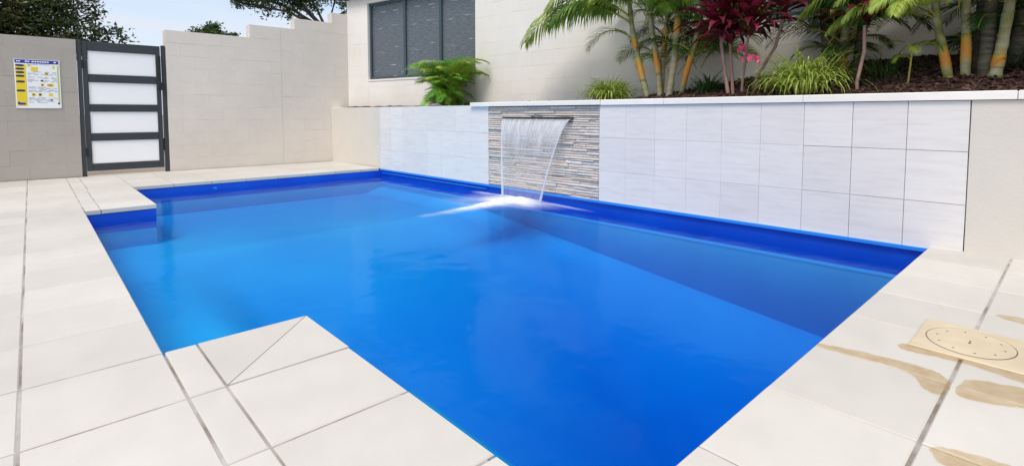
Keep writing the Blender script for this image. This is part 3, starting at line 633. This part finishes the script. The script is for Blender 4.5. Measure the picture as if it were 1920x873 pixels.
def cane(parent, root, pts, r0, r1, mat='cane', rings=True, name='cane'):
    P = [Vector(p) - Vector(root) for p in pts]; Q = []
    for i in range(len(P) - 1):
        for k in range(8): Q.append(P[i].lerp(P[i + 1], k / 8))
    Q.append(P[-1]); n_ = len(Q); rad = []
    for i in range(n_):
        r_ = r0 + (r1 - r0) * i / (n_ - 1); rad.append(r_ * (1.0 + (.10 if rings and i % 4 == 0 else 0)) * (1.35 if i == 0 else 1.12 if i == 1 else 1))
    b = MB(); b.tube(Q, rad, 12); return b.build(name, mat, parent, True)
FA = [frond_mesh(1.7, R(62), R(-62), 46, .46, .55, seed=i, wid=.022) for i in (1, 2)]
FL = [frond_mesh(1.7, R(55), R(-70), 46, .48, .75, seed=i, wid=.026, mats=('frondlight', 'rachis')) for i in (3, 4)]
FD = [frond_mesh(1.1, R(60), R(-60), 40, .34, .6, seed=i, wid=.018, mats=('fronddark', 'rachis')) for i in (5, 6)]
FS = [frond_mesh(.75, R(45), R(-80), 38, .26, .5, seed=i, wid=.014, mats=('frond', 'rachis')) for i in (7, 8)]
FB = [frond_mesh(.74, R(84), R(-30), 22, .26, .5, seed=i, wid=.019, mats=(('bush', 'frondlight', 'bush')[i - 9], 'rachis')) for i in (9, 10, 11)]

# palm beside the waterfall
rt = (4.99, 3.06, 1.03)
pa = empty('cane_palm', rt, 'clumping cane palm with orange and green canes near the waterfall', 'palm')
ca = [[(4.98, 3.22, 1.0), (4.98, 3.33, 1.38), (4.98, 3.44, 1.80), (4.97, 3.50, 2.25)], [(4.99, 3.08, 1.0), (4.99, 3.12, 1.4), (4.98, 3.20, 1.8), (4.97, 3.24, 2.4)],
      [(4.95, 2.97, 1.0), (4.95, 2.91, 1.4), (4.95, 2.87, 1.9), (4.95, 2.85, 2.6)], [(5.0, 2.87, 1.0), (5.0, 2.80, 1.3), (5.0, 2.70, 1.62), (5.0, 2.62, 2.0)], [(5.06, 3.12, 1.0), (5.06, 3.10, 1.5), (5.06, 3.04, 2.1)]]
for i, p in enumerate(ca): cane(pa, rt, p, (.034, .030, .037, .029, .026)[i], .024)
def sheath(parent, root, pts, t0, t1, r_):
    """leaf sheath wrapped round a cane between two fractions of its length"""
    P = [Vector(p) - Vector(root) for p in pts]; K = len(P) - 1
    def at(t): f_ = min(t * K, K - .001); i = int(f_); return P[i].lerp(P[i + 1], f_ - i)
    b = MB(); b.tube([at(t0 + (t1 - t0) * k / 8) for k in range(9)], [r_ * q for q in (1.0, 1.05, 1.09, 1.10, 1.09, 1.07, 1.04, 1.01, .97)], 12); b.build('sheath', 'sheath', parent, True)
for i, t0, t1, r_ in ((0, .22, .45, .032), (0, .52, .62, .030), (1, .26, .50, .029), (2, .52, .66, .032), (2, .74, .9, .030), (3, .12, .62, .029), (4, .5, .8, .026)): sheath(pa, rt, ca[i], t0, t1, r_)
FX = [frond_mesh(1.65, R(34), R(-58), 40, .50, 1.3, seed=21, wid=.040, mats=('frondlight', 'rachis')), frond_mesh(1.25, R(40), R(-55), 36, .46, 1.2, seed=22, wid=.038, mats=('frond', 'rachis'))]
for (me, at, az, ro, s_) in [(FX[0], (4.97, 3.48, 1.92), 98, 0, 1.0), (FX[1], (4.97, 3.48, 1.98), 104, 12, .95), (FX[1], (4.97, 3.44, 1.95), 125, 0, .8), (FX[0], (4.97, 3.24, 2.2), 112, 0, .8), (FA[0], (4.97, 3.24, 1.9), 150, 0, .5), (FA[1], (4.97, 3.24, 1.95), 60, 0, .6), (FA[0], (4.95, 2.85, 2.1), 200, 0, .6), (FX[1], (4.95, 2.85, 2.1), 265, 5, .6), (FA[0], (5, 2.62, 1.85), 285, 0, .55), (FA[1], (5, 2.62, 1.9), 330, 0, .6), (FA[0], (5.06, 3.04, 2.0), 20, 0, .6), (FL[0], (4.95, 2.85, 2.5), 110, 0, .95), (FA[1], (4.95, 2.85, 2.5), 240, 0, .95), (FA[0], (4.97, 3.24, 2.4), 170, 0, .9), (FS[0], (4.98, 3.42, 1.70), 100, 0, .95), (FS[1], (4.99, 3.2, 1.55), 82, 25, .75)]:
    put_frond(pa, rt, me, at, az, ro, s_)
for i in range(20): put_frond(pa, rt, (FX[1], FA[0], FA[1], FL[0])[i % 4], (4.98 + random.uniform(-.04, .06), 3.0 + random.uniform(-.35, .4), random.uniform(1.85, 2.25)), random.choice([80, 100, 150, 180, 210, 250, 270, 290]) + random.uniform(-20, 20), random.uniform(-20, 20), random.uniform(.35, .6))
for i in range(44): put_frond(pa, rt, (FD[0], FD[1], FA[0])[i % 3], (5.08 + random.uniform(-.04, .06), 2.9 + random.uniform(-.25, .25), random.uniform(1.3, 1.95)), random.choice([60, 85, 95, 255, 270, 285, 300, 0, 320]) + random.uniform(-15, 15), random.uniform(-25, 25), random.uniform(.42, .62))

# palm behind the clipped grass
rt = (5.22, 1.45, 1.28)
pb = empty('cane_palm', rt, 'dark palm with one orange based cane behind the spiky grass clump', 'palm')
cane(pb, rt, [(5.20, 1.44, 1.22), (5.2, 1.43, 1.5), (5.2, 1.42, 1.9), (5.2, 1.42, 2.3)], .034, .03); 
for p in [[(5.25, 1.55, 1.2), (5.27, 1.60, 1.6), (5.3, 1.66, 2.1)], [(5.28, 1.50, 1.2), (5.3, 1.5, 1.7), (5.3, 1.5, 2.2)], [(5.3, 1.36, 1.2), (5.32, 1.32, 1.7), (5.34, 1.28, 2.2)]]: cane(pb, rt, p, .04, .03, 'trunkdark')
sheath(pb, rt, [(5.20, 1.44, 1.22), (5.2, 1.43, 1.5), (5.2, 1.42, 1.9), (5.2, 1.42, 2.3)], .02, .2, .036)
for i in range(44):
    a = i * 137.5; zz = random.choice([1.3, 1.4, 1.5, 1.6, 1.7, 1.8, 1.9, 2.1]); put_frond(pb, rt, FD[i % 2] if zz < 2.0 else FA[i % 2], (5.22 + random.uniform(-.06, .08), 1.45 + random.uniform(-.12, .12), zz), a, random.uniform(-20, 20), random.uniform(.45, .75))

# palm at the right, light fronds hanging over the bed
rt = (5.15, .62, 1.18)
pc = empty('cane_palm', rt, 'palm clump with ringed canes and bright fronds at the right of the bed', 'palm')
cs = [([(5.04, .69, 1.12), (5.04, .72, 1.3), (5.03, .78, 1.6), (5.02, .82, 2.0)], .031, 'cane'), ([(5.04, .60, 1.12), (5.04, .605, 1.4), (5.03, .62, 1.8), (5.02, .63, 2.2)], .031, 'cane'), ([(5.18, .54, 1.12), (5.2, .53, 1.5), (5.22, .52, 2.3)], .06, 'trunkdark'), ([(5.06, .50, 1.12), (5.06, .49, 1.4), (5.06, .47, 2.2)], .045, 'trunkdark'), ([(5.02, .44, 1.15), (5.02, .41, 1.38), (5.02, .375, 1.75), (5.02, .34, 2.2)], .036, 'cane'), ([(5.3, .38, 1.2), (5.3, .33, 1.6), (5.3, .25, 2.2)], .05, 'trunkdark')]
for p, r_, mt in cs: cane(pc, rt, p, r_, r_ * .75, mt)
for i, t0, t1, r_ in ((0, .16, .46, .031), (0, .0, .10, .034), (1, .14, .40, .030), (4, .1, .24, .036)): sheath(pc, rt, cs[i][0], t0, t1, r_)
for (me, at, az, ro, s_) in [(FX[0], (5.0, .80, 1.62), 100, 0, .46), (FX[0], (5.0, .80, 1.66), 128, 0, .42), (FX[0], (4.98, .78, 1.62), 165, 15, .40), (FX[1], (5.0, .65, 1.66), 185, 0, .42), (FX[0], (5.02, .63, 1.80), 110, 0, .55), (FX[0], (5.02, .80, 1.80), 92, 0, .62), (FX[1], (5.02, .60, 1.7), 215, 0, .4), (FX[0], (5.0, .72, 1.7), 145, -15, .42), (FL[0], (5.0, .82, 1.9), 140, 0, .5), (FA[1], (5.02, .36, 1.75), 250, 0, .45), (FA[0], (5.02, .36, 1.8), 290, 0, .5), (FA[1], (5.06, .47, 1.75), 225, 0, .42), (FS[0], (5.03, .78, 1.6), 95, 20, .6), (FS[1], (5.06, .9, 1.65), 110, 0, .75)]:
    put_frond(pc, rt, me, at, az, ro, s_)
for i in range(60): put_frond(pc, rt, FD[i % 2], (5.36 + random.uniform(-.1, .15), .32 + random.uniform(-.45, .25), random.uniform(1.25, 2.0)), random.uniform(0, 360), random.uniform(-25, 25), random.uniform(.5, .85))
for i in range(16): put_frond(pc, rt, (FX[0], FX[1], FL[1], FA[0])[i % 4], (5.02 + random.uniform(-.05, .08), .62 + random.uniform(-.25, .35), random.uniform(1.66, 1.95)), random.choice([85, 105, 130, 160, 190, 220, 260]) + random.uniform(-15, 15), random.uniform(-20, 20), random.uniform(.36, .55))

# drooping young frond standing in the mulch
rt = (4.93, .92, 1.13)
pd = empty('palm_seedling', rt, 'single drooping green palm shoot in the open mulch', 'palm')
cane(pd, rt, [(4.93, .92, 1.1), (4.93, .91, 1.25), (4.94, .90, 1.42)], .008, .005, 'rachis', False, 'stem')
for az, ro, s_, zz in ((95, 0, .34, 1.40), (200, 30, .3, 1.36), (270, -20, .3, 1.38), (150, 0, .26, 1.30)): put_frond(pd, rt, FS[0], (4.93, .905, zz), az, ro, s_)

# bushy palm under the window
rt = (4.80, 6.60, 1.0)
bu = empty('bushy_palm', rt, 'bushy bright green palm spilling over the wall under the window', 'palm')
for i in range(66):
    a = i * 137.5; zz = .98 + .34 * (i / 66); el = random.uniform(.7, 1.15)
    o = put_frond(bu, rt, FB[i % 3], (4.76 + random.uniform(-.05, .05), 6.70 + random.uniform(-.16, .16), zz), a, random.uniform(-15, 15), el)
FBl = [frond_mesh(.46, R(40), R(-62), 20, .20, .6, seed=i, wid=.018, mats=('bush', 'rachis')) for i in (31, 32)]
for i in range(26): put_frond(bu, rt, FBl[i % 2], (4.74 + random.uniform(-.05, .05), 6.70 + random.uniform(-.16, .16), 1.0 + .20 * i / 26), i * 137.5, random.uniform(-20, 20), random.uniform(.75, 1.1))
for i in range(6): cane(bu, rt, [(4.79 + random.uniform(-.05, .05), 6.6 + random.uniform(-.12, .12), .98), (4.78 + random.uniform(-.08, .08), 6.6 + random.uniform(-.18, .18), 1.25)], .014, .010, 'cane', False)

def blades(name, label, loc, n_, h, sp_, wid, mat, flat=1.0, seed=1):
    rg = random.Random(seed); root = empty(name, loc, label, 'grass plant'); q = MB()
    for i in range(n_):
        a = rg.uniform(0, 2 * math.pi); r0 = .10 * sp_ * math.sqrt(rg.random()) * 2.2; L = h * rg.uniform(.75, 1.25); e = R(rg.uniform(38, 88)); d = Vector((math.cos(a), math.sin(a), 0)); sd_ = Vector((-d.y, d.x, 0))
        p = d * r0 * rg.random(); row = []; K = 6; w0 = wid * rg.uniform(.7, 1.2); ev = e; bend = rg.uniform(1.2, 2.4)
        for k in range(K + 1):
            ww = w0 * (.7, 1, 1, .95, .8, .5, .05)[k]; row += [p - sd_ * ww / 2, p + sd_ * ww / 2]; p = p + (d * math.cos(ev) * flat + Vector((0, 0, math.sin(ev)))) * (L / K); ev -= bend / K * (.6 + .25 * k)
            if p.z < -.02: p.z = -.02
        q.add(row, [(2 * k, 2 * k + 1, 2 * k + 3, 2 * k + 2) for k in range(K)])
    o = q.build('foliage', mat, root); o['kind'] = 'stuff'; return root
blades('grass_clump', 'small lime green tufted grass clump on the wall cap left of palms', (4.84, 3.64, 1.02), 620, .36, .85, .013, 'liriope', seed=2)
blades('grass_clump', 'large variegated spiky grass clump at the front of the bed', (4.88, 1.62, 1.06), 620, .46, 1.2, .013, 'liriope', seed=3)
blades('grass_clump', 'dark small grass clump between the palm and the red cordyline', (5.08, 2.58, 1.05), 230, .34, .7, .010, 'liriopedark', seed=4)
blades('grass_clump', 'low dark grass tuft beside the thin bare stem', (5.12, 1.12, 1.14), 150, .32, .8, .008, 'liriopedark', seed=5)
blades('grass_clump', 'low dark grass tuft at the right end of the bed', (5.2, .22, 1.18), 170, .34, 1.0, .008, 'liriopedark', seed=6)

def cordy_leaf(L, wid, e0, e1, seed):
    rg = random.Random(seed); pts = []; p = Vector((0, 0, 0)); K = 8; row = []
    for k in range(K + 1):
        t = k / K; e = e0 + (e1 - e0) * t ** 1.6; ww = wid * (.30, .55, .85, 1, 1, .92, .7, .4, .03)[k]
        n_ = Vector((-math.sin(e), 0, math.cos(e))); row += [p + Vector((0, -ww / 2, 0)) + n_ * ww * .22, p.copy(), p + Vector((0, ww / 2, 0)) + n_ * ww * .22]
        p = p + Vector((math.cos(e), 0, math.sin(e))) * L / K
    fs = []
    for k in range(K): b_ = 3 * k; fs += [(b_, b_ + 1, b_ + 4, b_ + 3), (b_ + 1, b_ + 2, b_ + 5, b_ + 4)]
    return row, fs
CL = []
for i, (L, wd, e0, e1) in enumerate([(.52, .085, 1.35, .5), (.56, .085, 1.05, -.1), (.58, .085, .75, -.6), (.52, .08, .45, -1.1), (.44, .075, .6, -1.4), (.35, .06, -.2, -1.4)]):
    r_, f_ = cordy_leaf(L, wd, e0, e1, i); me = bpy.data.meshes.new('leaf'); me.from_pydata([tuple(p) for p in r_], [], f_); me.update(); me.materials.append(m['cordy']); me.polygons.foreach_set('use_smooth', [True] * len(f_)); CL.append(me)
CPk = []
for L, wd in ((.17, .085), (.2, .095)):
    r_, f_ = cordy_leaf(L, wd, -.5, -1.5, 3); me = bpy.data.meshes.new('leaf'); me.from_pydata([tuple(p) for p in r_], [], f_); me.update(); me.materials.append(m['pink']); CPk.append(me)
def head(parent, root, at, nleaf, sc_, seed, low=True):
    rg = random.Random(seed)
    for i in range(nleaf):
        t = i / nleaf; k = min(4 if low else 3, int(t * 5 + rg.random() * .8)); a = i * 137.5 + rg.uniform(-15, 15); zz = .16 * (1 - t) - .05
        link('leaf', CL[k], parent, Matrix.Translation(Vector(at) - Vector(root) + Vector((0, 0, zz))) @ Matrix.Rotation(R(a), 4, 'Z') @ Matrix.Rotation(rg.uniform(-.25, .25), 4, 'X') @ Matrix.Scale(sc_ * rg.uniform(.85, 1.15), 4))
rt = (4.80, 2.22, 1.02)
co = empty('cordyline', rt, 'maroon leaved cordyline with slim pinkish stems in the middle of the bed', 'shrub')
cane(co, rt, [(4.80, 2.24, 1.0), (4.80, 2.28, 1.25), (4.80, 2.33, 1.55), (4.80, 2.34, 1.75)], .017, .013, 'cstem', True, 'stem')
cane(co, rt, [(4.82, 2.21, 1.0), (4.83, 2.24, 1.3), (4.84, 2.27, 1.62)], .015, .012, 'cstem', True, 'stem')
cane(co, rt, [(4.82, 2.14, 1.0), (4.82, 2.13, 1.2), (4.82, 2.10, 1.5), (4.82, 2.07, 1.75)], .013, .010, 'cstem', True, 'stem')
cane(co, rt, [(4.95, 2.12, 1.02), (4.95, 2.05, 1.25), (4.95, 1.90, 1.5), (4.95, 1.82, 1.85)], .016, .012, 'cstem', True, 'stem')
head(co, rt, (4.80, 2.34, 1.68), 40, .95, 1); head(co, rt, (4.84, 2.26, 1.58), 26, .8, 2); head(co, rt, (4.82, 2.07, 1.64), 36, .9, 3); head(co, rt, (4.95, 1.84, 1.80), 22, .85, 4, False)
for at, az, k in [((4.72, 2.10, 1.52), 200, 0), ((4.72, 2.12, 1.5), 250, 0), ((4.72, 2.08, 1.50), 160, 0), ((4.70, 2.00, 1.42), 190, 1), ((4.70, 1.99, 1.41), 230, 1), ((4.70, 2.02, 1.42), 140, 1), ((4.70, 2.0, 1.40), 270, 0)]:
    link('leaf', CPk[k], co, Matrix.Translation(Vector(at) - Vector(rt)) @ Matrix.Rotation(R(az), 4, 'Z') @ Matrix.Scale(.58, 4))
rt = (4.78, 1.21, 1.03)
c2 = empty('cordyline', rt, 'lone thin stemmed cordyline with a maroon head right of the spiky grass', 'shrub')
cane(c2, rt, [(4.78, 1.21, 1.0), (4.78, 1.215, 1.15), (4.78, 1.175, 1.38), (4.78, 1.18, 1.58)], .013, .012, 'cstem', True, 'stem')
head(c2, rt, (4.78, 1.18, 1.66), 22, .62, 6, False)

# ------------------------------------------------------------------ trees beyond the wall
def tree(name, label, loc, trunk_h, blobs, mat, nleaf, leaf, seed, trunk_r=.14, lean=(0, 0)):
    rg = random.Random(seed); root = empty(name, loc, label, 'tree'); q = MB()
    top = Vector((lean[0], lean[1], trunk_h)); q.tube([Vector((0, 0, -.1)), Vector((lean[0] * .3, lean[1] * .3, trunk_h * .5)), top], [trunk_r * 1.2, trunk_r, trunk_r * .8], 10)
    for (c_, r_) in blobs:
        c_ = Vector(c_); mid = top.lerp(c_, .5) + Vector((rg.uniform(-.2, .2), rg.uniform(-.2, .2), .05)); q.tube([top - Vector((0, 0, .25)), mid, c_], [trunk_r * .5, trunk_r * .3, trunk_r * .1], 6)
        for _ in range(6):
            d = Vector((rg.gauss(0, 1), rg.gauss(0, 1), rg.gauss(0, .6))).normalized(); q.tube([mid, c_ + d * .4 * Vector(r_).length * .4, c_ + Vector((d.x * r_[0], d.y * r_[1], d.z * r_[2])) * .8], [trunk_r * .14, trunk_r * .08, trunk_r * .03], 4)
    q.build('trunk', 'bark', root, True); f = MB(); vol = [b_[1][0] * b_[1][1] * b_[1][2] for b_ in blobs]; tot = sum(vol)
    for (c_, r_), v_ in zip(blobs, vol):
        c_ = Vector(c_); N_ = int(nleaf * v_ / tot); cl = []
        for _ in range(max(6, N_ // 55)):
            d = Vector((rg.gauss(0, 1), rg.gauss(0, 1), rg.gauss(0, 1))).normalized() * (rg.random() ** .45); cl.append(c_ + Vector((d.x * r_[0], d.y * r_[1], d.z * r_[2])))
        for _ in range(N_):
            k = rg.choice(cl); p = k + Vector((rg.gauss(0, .15), rg.gauss(0, .15), rg.gauss(0, .11))) * (r_[0] / 1.2) ** .5
            a = Vector((rg.gauss(0, 1), rg.gauss(0, 1), rg.gauss(0, .7))).normalized(); b_ = a.cross(Vector((rg.gauss(0, 1), rg.gauss(0, 1), rg.gauss(0, 1)))).normalized(); s_ = leaf * rg.uniform(.6, 1.3)
            f.add([p - a * s_, p + b_ * s_ * .38, p + a * s_, p - b_ * s_ * .38], [(0, 1, 2, 3)])
    o = f.build('crown', mat, root); o['kind'] = 'stuff'; return root
tree('broadleaf_tree', 'dark reddish green tree rising behind the left wall and gate', (-1.6, 15.2, -.08), 2.2,
     [((-.6, 0, 4.2), (1.6, 1.4, 1.7)), ((1.3, 0, 3.0), (1.0, .8, 1.0)), ((1.0, .1, 2.5), (1.2, .7, .7)), ((2.2, -.1, 3.25), (.75, .7, .5)), ((2.55, -.1, 2.6), (.8, .6, .42)), ((3.15, -.1, 2.35), (.42, .4, .26)), ((-1.6, 0, 3.0), (1.2, 1.0, 1.0))], 'treedark', 62000, .055, 11, .2)
tree('gum_tree', 'spreading green tree with a bare trunk above the stepped wall', (7.75, 18, -.08), 4.1,
     [((-2.4, 0, 4.75), (.9, .9, .5)), ((-1.3, .2, 4.75), (1.0, .9, .6)), ((-.6, 0, 4.9), (.9, .9, .5)), ((-1.6, 0, 5.5), (1.8, 1.2, .6)), ((1.1, 0, 4.8), (.6, .8, .35)), ((.6, .2, 5.8), (1.3, 1.1, .6)), ((-2.9, 0, 4.45), (.4, .4, .3))], 'treegreen', 15000, .06, 12, .13, (.0, 0))
tree('distant_tree', 'small distant treetop peeking over the middle of the wall', (7.0, 30, -.08), 3.4,
     [((-.1, 0, 4.75), (.85, .7, .75)), ((.75, 0, 4.65), (.5, .5, .5)), ((-.9, 0, 4.5), (.55, .5, .5)), ((1.3, 0, 4.45), (.4, .5, .35))], 'treegreen', 8000, .08, 13, .1)
